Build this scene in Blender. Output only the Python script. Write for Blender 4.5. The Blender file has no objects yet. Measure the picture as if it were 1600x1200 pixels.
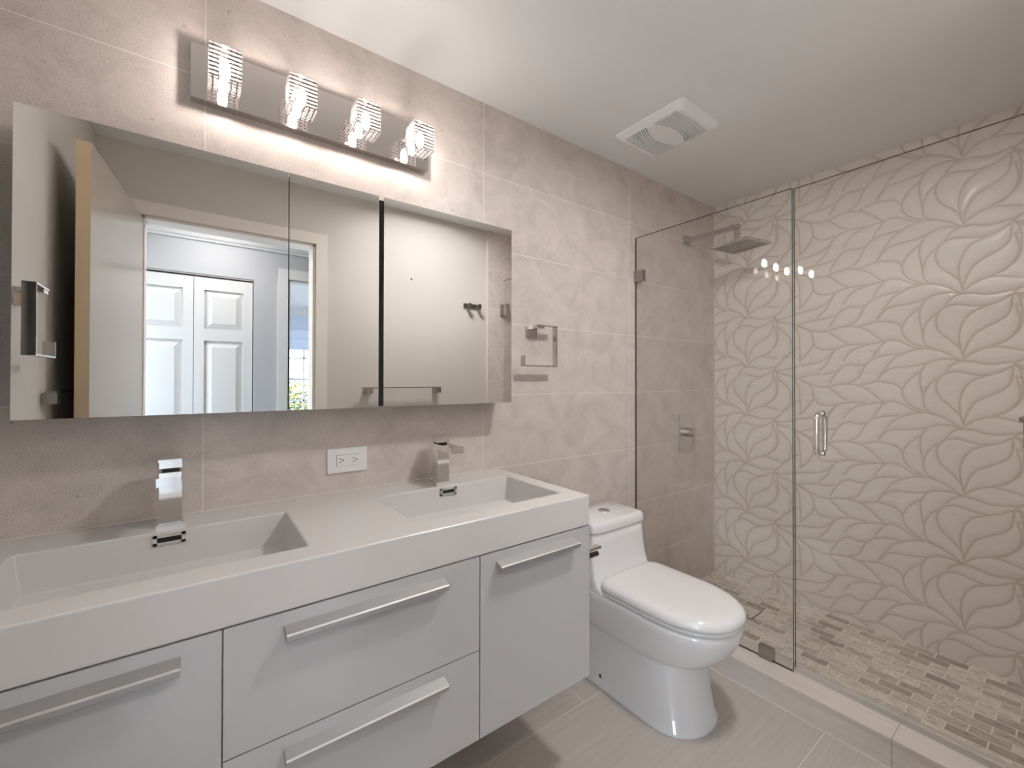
import bpy, bmesh, math, random
import numpy as np
from mathutils import Vector, Matrix

C = bpy.context.scene.collection
S = bpy.context.scene
PI = math.pi
random.seed(7)

# ------------------------------------------------------------------ camera
CAM_LOC = Vector((0.0, -1.46, 1.245))
F_PX, YAW, PITCH, ROLL = 670.36, math.radians(36.424), math.radians(.412), math.radians(.083)
cam_data = bpy.data.cameras.new('camera')
cam = bpy.data.objects.new('camera', cam_data)
C.objects.link(cam)
S.camera = cam
cam_data.sensor_fit = 'HORIZONTAL'
cam_data.sensor_width = 36.0
cam_data.lens = F_PX / 1600 * 36
cam_data.shift_y = -(600 - 589.29) / 1600
cam_data.clip_start = .005
fw = Vector((math.sin(YAW), math.cos(YAW), 0)); rt = Vector((math.cos(YAW), -math.sin(YAW), 0)); up = Vector((0, 0, 1))
fw, up = fw * math.cos(PITCH) + up * math.sin(PITCH), up * math.cos(PITCH) - fw * math.sin(PITCH)
rt, up = rt * math.cos(ROLL) + up * math.sin(ROLL), up * math.cos(ROLL) - rt * math.sin(ROLL)
m3 = Matrix((rt, up, -fw)).transposed()
cam.matrix_world = Matrix.Translation(CAM_LOC) @ m3.to_4x4()

# ------------------------------------------------------------------ world, light levels, exposure
BULB_L = 168.0          # the four bulbs of the vanity light
HALL_FILL_L = 24.0           # added fill lamp on the hall ceiling, out of view
BATH_FILL_L = 128.0           # added fill downlight in the bathroom ceiling, out of view
BED_FILL_L = 90.0            # added fill lamp on the bedroom ceiling, out of view
SKY_L = 10.0             # daylight outside the bedroom window
world = bpy.data.worlds.new('sky'); S.world = world
world.use_nodes = True
wn = world.node_tree.nodes; wl = world.node_tree.links
bg = wn['Background']
wtc = wn.new('ShaderNodeTexCoord'); wsep = wn.new('ShaderNodeSeparateXYZ'); wr = wn.new('ShaderNodeValToRGB')
wl.new(wtc.outputs['Generated'], wsep.inputs[0]); wl.new(wsep.outputs['Z'], wr.inputs[0])
wr.color_ramp.elements[0].position = .0; wr.color_ramp.elements[0].color = (.93, .965, 1, 1)
wr.color_ramp.elements[1].position = .7; wr.color_ramp.elements[1].color = (.60, .78, 1, 1)
wl.new(wr.outputs[0], bg.inputs[0])
bg.inputs[1].default_value = SKY_L
vs = S.view_settings
vs.view_transform = 'Standard'; vs.look = 'None'; vs.gamma = 1; vs.use_curve_mapping = False
vs.exposure = 0.45
S.cycles.use_denoising = True
S.cycles.sample_clamp_indirect = 6
S.cycles.diffuse_bounces = 7
S.cycles.glossy_bounces = 6
S.cycles.transparent_max_bounces = 24
S.cycles.max_bounces = 16

# ------------------------------------------------------------------ materials
def mat(name, col=(.8, .8, .8), rough=.5, metal=0.0, spec=.5, coat=0.0):
    m = bpy.data.materials.new(name); m.use_nodes = True
    b = m.node_tree.nodes['Principled BSDF']
    b.inputs['Base Color'].default_value = (*col, 1)
    b.inputs['Roughness'].default_value = rough
    b.inputs['Metallic'].default_value = metal
    b.inputs['Specular IOR Level'].default_value = spec
    b.inputs['Coat Weight'].default_value = coat
    b.inputs['Coat Roughness'].default_value = .05
    return m

class NT:
    """small helper around a node tree"""
    def __init__(s, m): s.t = m.node_tree; s.b = s.t.nodes.get('Principled BSDF')
    def n(s, typ, **kw):
        nd = s.t.nodes.new(typ)
        for k, v in kw.items():
            if k in nd.inputs: nd.inputs[k].default_value = v
            else: setattr(nd, k, v)
        return nd
    def l(s, a, b): s.t.links.new(a, b)
    def mix(s, fac, a, b):
        nd = s.t.nodes.new('ShaderNodeMix'); nd.data_type = 'RGBA'
        for sock, v in ((nd.inputs[0], fac), (nd.inputs[6], a), (nd.inputs[7], b)):
            if hasattr(v, 'links'): s.l(v, sock)
            elif isinstance(v, tuple): sock.default_value = (*v, 1)
            else: sock.default_value = v
        return nd.outputs[2]
    def math(s, op, a, b=0.0, c=0.0):
        nd = s.t.nodes.new('ShaderNodeMath'); nd.operation = op
        for i, v in enumerate((a, b, c)):
            if hasattr(v, 'links'): s.l(v, nd.inputs[i])
            else: nd.inputs[i].default_value = v
        return nd.outputs[0]
    def uvw(s, ax=('X', 'Y', 'Z'), off=(0, 0, 0)):
        tc = s.t.nodes.new('ShaderNodeTexCoord'); sp = s.t.nodes.new('ShaderNodeSeparateXYZ'); cb = s.t.nodes.new('ShaderNodeCombineXYZ')
        s.l(tc.outputs['Object'], sp.inputs[0])
        for i, a in enumerate(ax):
            if a: s.l(s.math('ADD', sp.outputs[a], off[i]), cb.inputs[i])
        return cb.outputs[0]
    def ramp(s, fac, stops):
        r = s.t.nodes.new('ShaderNodeValToRGB'); s.l(fac, r.inputs[0])
        el = r.color_ramp.elements
        while len(el) < len(stops): el.new(.5)
        for e, (p, c) in zip(el, stops): e.position = p; e.color = (*c, 1)
        return r.outputs[0]
    def bump(s, h, strength, dist):
        b = s.n('ShaderNodeBump'); b.inputs['Strength'].default_value = strength; b.inputs['Distance'].default_value = dist
        s.l(h, b.inputs['Height']); s.l(b.outputs[0], s.b.inputs['Normal'])

def stone_tile(name, ax, off, base, grout, w, h, mortar=.0012, rough=.38):
    """concrete look porcelain tile in a stacked grid, speckled, thin pale joints"""
    m = mat(name, base, rough); k = NT(m)
    v = k.uvw(ax, off)
    vo = k.uvw()
    br = k.n('ShaderNodeTexBrick', offset=0.0, squash=1.0)
    br.inputs['Scale'].default_value = 1.0; br.inputs['Mortar Size'].default_value = mortar
    br.inputs['Mortar Smooth'].default_value = .3; br.inputs['Bias'].default_value = 0
    br.inputs['Brick Width'].default_value = w; br.inputs['Row Height'].default_value = h
    br.inputs['Color1'].default_value = (0, 0, 0, 1); br.inputs['Color2'].default_value = (1, 1, 1, 1); br.inputs['Mortar'].default_value = (.5, .5, .5, 1)
    k.l(v, br.inputs['Vector'])
    n1 = k.n('ShaderNodeTexNoise'); n1.inputs['Scale'].default_value = 8.0; n1.inputs['Detail'].default_value = 12; n1.inputs['Roughness'].default_value = .68; n1.inputs['Distortion'].default_value = .6
    n2 = k.n('ShaderNodeTexNoise'); n2.inputs['Scale'].default_value = 330; n2.inputs['Detail'].default_value = 3
    n3 = k.n('ShaderNodeTexNoise'); n3.inputs['Scale'].default_value = 46; n3.inputs['Detail'].default_value = 5
    for n in (n1, n2, n3): k.l(vo, n.inputs['Vector'])
    b = Vector(base)
    c1 = k.ramp(n1.outputs[0], ((.30, tuple(b * .82)), (.52, tuple(b)), (.75, tuple(b * 1.12))))
    c2 = k.ramp(n2.outputs[0], ((.32, (.78, .77, .76)), (.48, (1, 1, 1)), (.62, (1.08, 1.08, 1.08))))
    c3 = k.ramp(n3.outputs[0], ((.26, (.66, .63, .61)), (.34, (1, 1, 1))))
    mx = k.n('ShaderNodeVectorMath', operation='MULTIPLY'); k.l(c1, mx.inputs[0]); k.l(c2, mx.inputs[1])
    mx2 = k.n('ShaderNodeVectorMath', operation='MULTIPLY'); k.l(mx.outputs[0], mx2.inputs[0]); k.l(c3, mx2.inputs[1])
    tone = k.ramp(br.outputs['Color'], ((0, (.975, .975, .975)), (1, (1.025, 1.025, 1.025))))
    mx3 = k.n('ShaderNodeVectorMath', operation='MULTIPLY'); k.l(mx2.outputs[0], mx3.inputs[0]); k.l(tone, mx3.inputs[1])
    k.l(k.mix(br.outputs['Fac'], mx3.outputs[0], grout), k.b.inputs['Base Color'])
    hgt = k.math('SUBTRACT', k.math('MULTIPLY', n3.outputs[0], .25), br.outputs['Fac'])
    k.bump(hgt, .25, .0012)
    return m

WALLC = (.625, .552, .512)
M = {}
M['wall_tile'] = stone_tile('wall_tile', ('X', 'Z', None), (-.018 + .9155 * 3, -.883 + .3 * 4, 0), WALLC, (.84, .77, .72), .9155, .300)
M['wall_tile_side'] = stone_tile('wall_tile_side', ('X', 'Z', None), (-1.764 + .9155 * 3, -.883 + .3 * 4, 0), WALLC, (.84, .77, .72), .9155, .300)
M['paint'] = mat('cream_wall_paint', (.575, .545, .50), .55)
M['ceiling'] = mat('ceiling_paint', (.80, .81, .82), .8)
M['trim'] = mat('cream_trim_paint', (.76, .71, .655), .3)
M['door_paint'] = mat('taupe_door_paint', (.41, .355, .305), .2)
M['door_edge'] = mat('tan_door_edge', (.58, .46, .31), .4)
M['hall_paint'] = mat('grey_hall_paint', (.36, .365, .385), .6)
M['bed_paint'] = mat('blue_grey_paint', (.42, .48, .58), .6)
M['white_paint'] = mat('white_trim_paint', (.53, .53, .535), .35)
M['lacquer'] = mat('white_lacquer', (.515, .515, .52), .16, coat=.5)
M['solid'] = mat('white_solid_surface', (.64, .62, .605), .28)
M['porcelain'] = mat('white_porcelain', (.76, .755, .76), .09, coat=.6)
M['seat_plastic'] = mat('white_seat_plastic', (.76, .75, .75), .14)
M['chrome'] = mat('polished_chrome', (.92, .905, .89), .07, 1)
M['brushed'] = mat('brushed_nickel', (.66, .65, .64), .34, 1)
M['chrome_dim'] = mat('grey_chrome', (.58, .565, .55), .08, 1)
M['pale_nickel'] = mat('pale_nickel', (.66, .64, .625), .45, .6)
M['dark_nickel'] = mat('dark_nickel', (.36, .35, .34), .25, 1)
M['satin'] = mat('satin_aluminium', (.50, .495, .49), .55, 1)
M['mirror'] = mat('mirror_glass', (.90, .905, .895), .0, 1)
M['plate'] = mat('mirror_polished_plate', (.66, .62, .60), .04, 1)
M['dark'] = mat('dark_recess', (.012, .011, .010), .7)
M['black'] = mat('black_plastic', (.02, .02, .02), .4)
M['white_plastic'] = mat('white_plastic', (.82, .81, .80), .3)
M['vent_plastic'] = mat('vent_white_plastic', (.86, .87, .88), .4)
M['bulb'] = mat('lit_bulb', (1, 1, 1), .5)
M['caulk'] = mat('pale_caulk', (.70, .64, .59), .5)

def emis(name, col, s):
    m = bpy.data.materials.new(name); m.use_nodes = True
    t = m.node_tree; t.nodes.remove(t.nodes['Principled BSDF'])
    e = t.nodes.new('ShaderNodeEmission'); e.inputs[0].default_value = (*col, 1); e.inputs[1].default_value = s
    t.links.new(e.outputs[0], t.nodes['Material Output'].inputs[0]); return m
M['bulb'] = emis('lit_bulb', (1, .94, .90), BULB_L)
M['bath_fill'] = emis('bath_fill_emission', (1, .98, .965), BATH_FILL_L)
M['hall_fill'] = emis('hall_fill_emission', (1, .955, .92), HALL_FILL_L)
M['bed_fill'] = emis('bedroom_fill_emission', (.86, .93, 1), BED_FILL_L)

def glass(name, tint, ior=1.56):
    """clear pane: see-through with a Fresnel reflection on every face"""
    m = bpy.data.materials.new(name); m.use_nodes = True
    k = NT(m); t = m.node_tree; t.nodes.remove(k.b)
    tr = k.n('ShaderNodeBsdfTransparent'); tr.inputs[0].default_value = (*tint, 1)
    gl = k.n('ShaderNodeBsdfGlossy'); gl.inputs['Roughness'].default_value = 0.0
    geo = k.n('ShaderNodeNewGeometry'); fr = k.n('ShaderNodeFresnel')
    k.l(k.math('ADD', k.math('MULTIPLY', geo.outputs['Backfacing'], 1 / ior - ior), ior), fr.inputs['IOR'])
    mx = k.n('ShaderNodeMixShader')
    k.l(fr.outputs[0], mx.inputs[0]); k.l(tr.outputs[0], mx.inputs[1]); k.l(gl.outputs[0], mx.inputs[2])
    k.l(mx.outputs[0], t.nodes['Material Output'].inputs[0])
    return m
M['glass'] = glass('shower_glass', (.99, .992, .988))
M['pane'] = glass('window_glass', (.97, .98, .98))
def edge_glass():
    m = mat('glass_edge', (.03, .034, .026), .2); b = NT(m).b
    b.inputs['Specular IOR Level'].default_value = .25
    return m
M['glass_edge'] = edge_glass()
def sweep_mat():
    m = bpy.data.materials.new('clear_vinyl'); m.use_nodes = True; k = NT(m)
    tr = k.n('ShaderNodeBsdfTransparent'); tr.inputs[0].default_value = (.93, .92, .90, 1)
    k.b.inputs['Base Color'].default_value = (.9, .87, .83, 1); k.b.inputs['Roughness'].default_value = .25
    mx = k.n('ShaderNodeMixShader'); mx.inputs[0].default_value = .45
    k.l(tr.outputs[0], mx.inputs[1]); k.l(k.b.outputs[0], mx.inputs[2]); k.l(mx.outputs[0], m.node_tree.nodes['Material Output'].inputs[0])
    return m
M['vinyl'] = sweep_mat()

def crystal():
    """cut crystal block with rows of small trapped facets"""
    m = bpy.data.materials.new('cut_crystal'); m.use_nodes = True; k = NT(m); t = m.node_tree; t.nodes.remove(k.b)
    v = k.uvw()
    def comb(axis, freq, width):
        sp = k.n('ShaderNodeSeparateXYZ'); k.l(v, sp.inputs[0])
        f = k.math('FRACT', k.math('MULTIPLY_ADD', sp.outputs[axis], freq, .5))
        return k.math('LESS_THAN', f, width)
    a = k.math('MULTIPLY', comb('Z', 93, .45), k.math('ADD', comb('X', 75, .30), comb('Y', 75, .30)))
    a = k.math('MINIMUM', a, 1.0)
    tr = k.n('ShaderNodeBsdfTransparent'); tr.inputs[0].default_value = (.86, .84, .82, 1)
    tr2 = k.n('ShaderNodeBsdfTransparent'); tr2.inputs[0].default_value = (.38, .34, .31, 1)
    tl = k.n('ShaderNodeBsdfTranslucent'); tl.inputs[0].default_value = (.9, .88, .86, 1)
    gl = k.n('ShaderNodeBsdfGlossy'); gl.inputs['Roughness'].default_value = .05
    m1 = k.n('ShaderNodeMixShader'); m1.inputs[0].default_value = .085; k.l(tr.outputs[0], m1.inputs[1]); k.l(tl.outputs[0], m1.inputs[2])
    m2 = k.n('ShaderNodeMixShader'); k.l(a, m2.inputs[0]); k.l(m1.outputs[0], m2.inputs[1]); k.l(tr2.outputs[0], m2.inputs[2])
    m3 = k.n('ShaderNodeMixShader'); m3.inputs[0].default_value = .07; k.l(m2.outputs[0], m3.inputs[1]); k.l(gl.outputs[0], m3.inputs[2])
    k.l(m3.outputs[0], t.nodes['Material Output'].inputs[0])
    return m
M['crystal'] = crystal()

def plank_floor():
    m = mat('grained_floor_tile', (.5, .44, .39), .34); k = NT(m)
    v = k.uvw(('X', 'Y', None), (-.62 + 6 * 1.2, .283 + .607 * 12, 0))
    br = k.n('ShaderNodeTexBrick', offset=.5, squash=1.0)
    for n, x in (('Scale', 1), ('Mortar Size', .0014), ('Mortar Smooth', .2), ('Bias', 0), ('Brick Width', 1.2), ('Row Height', .607)): br.inputs[n].default_value = x
    br.inputs['Color1'].default_value = (0, 0, 0, 1); br.inputs['Color2'].default_value = (1, 1, 1, 1)
    k.l(v, br.inputs['Vector'])
    mp = k.n('ShaderNodeMapping'); mp.inputs['Scale'].default_value = (2.4, 60, 1); k.l(v, mp.inputs['Vector'])
    n1 = k.n('ShaderNodeTexNoise'); n1.inputs['Scale'].default_value = 1.6; n1.inputs['Detail'].default_value = 7; n1.inputs['Roughness'].default_value = .65
    k.l(mp.outputs[0], n1.inputs['Vector'])
    c = k.ramp(n1.outputs[0], ((.28, (.43, .385, .35)), (.52, (.48, .433, .395)), (.76, (.53, .48, .44))))
    k.l(k.mix(br.outputs['Fac'], c, (.72, .66, .59)), k.b.inputs['Base Color'])
    k.bump(k.math('SUBTRACT', k.math('MULTIPLY', n1.outputs[0], .4), br.outputs['Fac']), .2, .001)
    return m
M['floor'] = plank_floor()
def curb_mat(name, ax):
    m = mat(name, (.5, .44, .39), .3); k = NT(m)
    v = k.uvw(ax, (1.071 + 7.2, 4, 0))
    mp = k.n('ShaderNodeMapping'); mp.inputs['Scale'].default_value = (2.4, 60, 1); k.l(v, mp.inputs['Vector'])
    n1 = k.n('ShaderNodeTexNoise'); n1.inputs['Scale'].default_value = 1.6; n1.inputs['Detail'].default_value = 7; n1.inputs['Roughness'].default_value = .65
    k.l(mp.outputs[0], n1.inputs['Vector'])
    c = k.ramp(n1.outputs[0], ((.28, (.58, .52, .47)), (.52, (.63, .57, .52)), (.76, (.68, .62, .57))))
    br = k.n('ShaderNodeTexBrick', offset=0.0, squash=1.0)
    for n, x in (('Scale', 1), ('Mortar Size', .0012), ('Mortar Smooth', .2), ('Bias', 0), ('Brick Width', .6), ('Row Height', 8)): br.inputs[n].default_value = x
    k.l(v, br.inputs['Vector'])
    k.l(k.mix(br.outputs['Fac'], c, (.30, .26, .23)), k.b.inputs['Base Color'])
    k.bump(n1.outputs[0], .08, .001)
    return m
M['curb'] = curb_mat('curb_tile', ('Y', 'Z', None))
M['curb_top'] = curb_mat('curb_top_tile', ('Y', 'X', None))

def mosaic():
    m = mat('travertine_mosaic', (.5, .45, .4), .42); k = NT(m)
    v = k.uvw(('Y', 'X', None), (10.02, -2.705 + 10 * .0515, 0))
    vo = k.uvw()
    br = k.n('ShaderNodeTexBrick', offset=.5, squash=1.0)
    for n, x in (('Scale', 1), ('Mortar Size', .0024), ('Mortar Smooth', .15), ('Bias', 0), ('Brick Width', .1045), ('Row Height', .0515)): br.inputs[n].default_value = x
    br.inputs['Color1'].default_value = (0, 0, 0, 1); br.inputs['Color2'].default_value = (1, 1, 1, 1); br.inputs['Mortar'].default_value = (.5, .5, .5, 1)
    k.l(v, br.inputs['Vector'])
    tone = k.ramp(br.outputs['Color'], ((0, (.38, .32, .275)), (.13, (.48, .42, .365)), (.25, (.58, .52, .455)), (.38, (.73, .68, .605)), (.52, (.64, .595, .53)), (.68, (.79, .745, .67)), (.84, (.72, .69, .63)), (1, (.62, .54, .46))))
    mp = k.n('ShaderNodeMapping'); mp.inputs['Scale'].default_value = (46, 14, 1); k.l(vo, mp.inputs['Vector'])
    n1 = k.n('ShaderNodeTexNoise'); n1.inputs['Scale'].default_value = 1.0; n1.inputs['Detail'].default_value = 8; n1.inputs['Roughness'].default_value = .7; n1.inputs['Distortion'].default_value = 2.2
    k.l(mp.outputs[0], n1.inputs['Vector'])
    vein = k.ramp(n1.outputs[0], ((.34, (.50, .465, .44)), (.44, (.86, .84, .82)), (.54, (1.08, 1.07, 1.05)), (.66, (1.26, 1.24, 1.21))))
    mx = k.n('ShaderNodeVectorMath', operation='MULTIPLY'); k.l(tone, mx.inputs[0]); k.l(vein, mx.inputs[1])
    k.l(k.mix(br.outputs['Fac'], mx.outputs[0], (.86, .82, .755)), k.b.inputs['Base Color'])
    k.bump(k.math('SUBTRACT', k.math('MULTIPLY', n1.outputs[0], .3), br.outputs['Fac']), .35, .002)
    return m
M['mosaic'] = mosaic()

def leaf_tile():
    m = mat('ivory_relief_tile', (.60, .54, .475), .38, coat=.06); k = NT(m)
    at = k.n('ShaderNodeAttribute'); at.attribute_name = 'groove_shade'
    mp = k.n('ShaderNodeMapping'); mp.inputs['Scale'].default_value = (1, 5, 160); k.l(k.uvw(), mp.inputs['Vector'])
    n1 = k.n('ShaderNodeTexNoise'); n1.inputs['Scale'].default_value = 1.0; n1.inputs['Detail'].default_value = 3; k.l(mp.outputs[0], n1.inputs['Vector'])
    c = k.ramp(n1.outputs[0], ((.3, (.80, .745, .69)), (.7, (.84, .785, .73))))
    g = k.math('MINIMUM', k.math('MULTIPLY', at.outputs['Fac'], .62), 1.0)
    k.l(k.mix(g, c, (.55, .45, .375)), k.b.inputs['Base Color'])  # relief shade mixed into the tile colour
    return m
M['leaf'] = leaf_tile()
M['foliage_a'] = mat('yellow_green_leaf', (.24, .23, .03), .6)
M['foliage_b'] = mat('green_leaf', (.05, .10, .03), .6)
M['bark'] = mat('bark', (.12, .09, .06), .8)
M['lawn'] = mat('pale_paving', (.34, .32, .29), .9)
M['shade'] = mat('blue_grey_shade_cloth', (.50, .58, .70), .8)

# ------------------------------------------------------------------ mesh helpers
def box(bm, x0, x1, y0, y1, z0, z1, mi=0):
    x0, x1 = min(x0, x1), max(x0, x1); y0, y1 = min(y0, y1), max(y0, y1); z0, z1 = min(z0, z1), max(z0, z1)
    v = [bm.verts.new(p) for p in ((x0, y0, z0), (x1, y0, z0), (x1, y1, z0), (x0, y1, z0), (x0, y0, z1), (x1, y0, z1), (x1, y1, z1), (x0, y1, z1))]
    fs = [bm.faces.new([v[i] for i in q]) for q in ((3, 2, 1, 0), (4, 5, 6, 7), (0, 1, 5, 4), (1, 2, 6, 5), (2, 3, 7, 6), (3, 0, 4, 7))]
    for f in fs: f.material_index = mi
    return v, fs
def bevel(bm, w, seg=2, ang=30, verts=None):
    es = [e for e in bm.edges if len(e.link_faces) == 2 and e.calc_face_angle(0) > math.radians(ang)]
    if verts is not None:
        vs_ = set(verts); es = [e for e in es if e.verts[0] in vs_ and e.verts[1] in vs_]
    bmesh.ops.bevel(bm, geom=es, offset=w, segments=seg, profile=.5, affect='EDGES', clamp_overlap=True)
def bbox(bm, *a, w=.002, seg=2, mi=0):
    """bevelled box added to bm"""
    b2 = bmesh.new(); box(b2, *a, mi=mi); bevel(b2, w, seg)
    join(bm, b2)
def join(bm, b2, mtx=None):
    if mtx is not None: bmesh.ops.transform(b2, matrix=mtx, verts=b2.verts)
    me = bpy.data.meshes.new('tmp'); b2.to_mesh(me); b2.free(); bm.from_mesh(me); bpy.data.meshes.remove(me)
def tube(bm, p0, p1, r0, r1=None, n=24, caps=True, mi=0):
    r1 = r0 if r1 is None else r1
    p0, p1 = Vector(p0), Vector(p1); d = (p1 - p0).normalized()
    a = d.orthogonal().normalized(); b = d.cross(a)
    R0 = [bm.verts.new(p0 + (a * math.cos(t) + b * math.sin(t)) * r0) for t in [2 * PI * i / n for i in range(n)]]
    R1 = [bm.verts.new(p1 + (a * math.cos(t) + b * math.sin(t)) * r1) for t in [2 * PI * i / n for i in range(n)]]
    fs = [bm.faces.new((R0[i], R0[(i + 1) % n], R1[(i + 1) % n], R1[i])) for i in range(n)]
    for f in fs: f.smooth = True
    if caps:
        fs.append(bm.faces.new(R0[::-1])); fs.append(bm.faces.new(R1))
    for f in fs: f.material_index = mi
def pipe(bm, pts, r, n=16, mi=0):
    """round bar along a polyline"""
    pts = [Vector(p) for p in pts]; rings = []
    ref = None
    for i, p in enumerate(pts):
        d = (pts[min(i + 1, len(pts) - 1)] - pts[max(i - 1, 0)]).normalized()
        if ref is None: ref = d.orthogonal().normalized()
        a = (ref - d * ref.dot(d)).normalized(); ref = a; b = d.cross(a)
        rings.append([bm.verts.new(p + (a * math.cos(2 * PI * k / n) + b * math.sin(2 * PI * k / n)) * r) for k in range(n)])
    for A, B in zip(rings, rings[1:]):
        for k in range(n):
            f = bm.faces.new((A[k], A[(k + 1) % n], B[(k + 1) % n], B[k])); f.smooth = True; f.material_index = mi
    bm.faces.new(rings[0][::-1]); bm.faces.new(rings[-1])
def loft(bm, rings, cap0=True, cap1=True, smooth=True, mi=0):
    R = [[bm.verts.new(p) for p in r] for r in rings]; n = len(R[0])
    for A, B in zip(R, R[1:]):
        for k in range(n):
            f = bm.faces.new((A[k], A[(k + 1) % n], B[(k + 1) % n], B[k])); f.smooth = smooth; f.material_index = mi
    if cap0: bm.faces.new(R[0][::-1]).material_index = mi
    if cap1:
        f = bm.faces.new(R[-1]); f.material_index = mi; f.smooth = smooth
    return R
def obj(name, bm, mats, parent=None, smooth_angle=None, recalc=True):
    if recalc: bmesh.ops.recalc_face_normals(bm, faces=bm.faces)
    me = bpy.data.meshes.new(name); bm.to_mesh(me); bm.free()
    if not isinstance(mats, (list, tuple)): mats = [mats]
    for m in mats: me.materials.append(M[m] if isinstance(m, str) else m)
    o = bpy.data.objects.new(name, me); C.objects.link(o)
    if smooth_angle is not None: me.shade_smooth() if smooth_angle >= 180 else me.set_sharp_from_angle(angle=math.radians(smooth_angle))
    if parent is not None: o.parent = parent
    return o
def one(fn, *a, **k):
    bm = bmesh.new(); fn(bm, *a, **k); return bm
def thing(name, label, cat, loc=(0, 0, 0), rz=0, group=None):
    o = bpy.data.objects.new(name, None); C.objects.link(o); o.empty_display_size = .05
    o.location = loc; o.rotation_euler = (0, 0, rz)
    return tag(o, label, cat, group)
def tag(o, label, cat, group=None):
    o['label'] = label; o['category'] = cat
    if group: o['group'] = group
    return o
def struct(name, bm, mats, parent=None):
    o = obj(name, bm, mats, parent)
    if parent is None: o['kind'] = 'structure'
    return o
def copy_tree(o, parent=None):
    c = o.copy(); C.objects.link(c)
    if parent is not None: c.parent = parent
    for ch in list(o.children): copy_tree(ch, c)
    return c

# ------------------------------------------------------------------ key dimensions (metres)
XL, XR = -.372, 2.705            # left wall, leaf-tiled far wall
YF, YH0 = -1.462, -1.572         # door wall: bathroom face, hall face
YH1, YH2 = -2.45, -2.55          # closet wall of the hall
ZC = 2.368
XG = 1.902                       # shower glass
DX0, DX1, DZ = -.212, .560, 2.035   # doorway
HX0, HX1 = -.70, 2.2

# ================================================================== STRUCTURE
bm = bmesh.new(); box(bm, XL - .1, XR + .1, 0, .1, -.05, ZC + .1); struct('wall_back', bm, 'wall_tile')
bm = bmesh.new(); box(bm, XL - .1, XL, YF, 0, -.05, ZC + .1); struct('wall_left', bm, 'paint')
# door wall with its opening; the shower end of it is tiled
bm = bmesh.new()
box(bm, HX0, DX0, YH0, YF, -.05, ZC + .1); box(bm, DX1, XR + .1, YH0, YF, -.05, ZC + .1); box(bm, DX0, DX1, YH0, YF, DZ, ZC + .1)
box(bm, 1.764, XR, YF, YF + .011, 0, ZC, mi=1)
box(bm, 1.756, 1.765, YF, YF + .0125, 0, ZC, mi=2)
struct('wall_front', bm, ['paint', 'wall_tile_side', 'caulk'])
bm = bmesh.new(); box(bm, HX0 - .1, XR + .2, YH1, .1, ZC, ZC + .1); struct('ceiling', bm, 'ceiling')
bm = bmesh.new(); box(bm, HX0 - .1, 1.80, YH2, .0, -.08, 0); box(bm, 1.80, XR + .1, YH2, YF, -.08, 0); struct('floor', bm, 'floor')
bm = bmesh.new(); box(bm, 1.81, XR + .05, YF, 0, -.08, .012); struct('floor_shower', bm, 'mosaic')
# curb
bm = bmesh.new()
box(bm, 1.800, 1.962, YF, 0, -.04, .088, mi=0); bbox(bm, 1.797, 1.966, YF, 0, .0882, .099, w=.0015, mi=1)
box(bm, 1.7965, 1.8005, YF, 0, -.001, .0025, mi=2); struct('trim_1', bm, ['curb', 'curb_top', 'caulk'])

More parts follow.
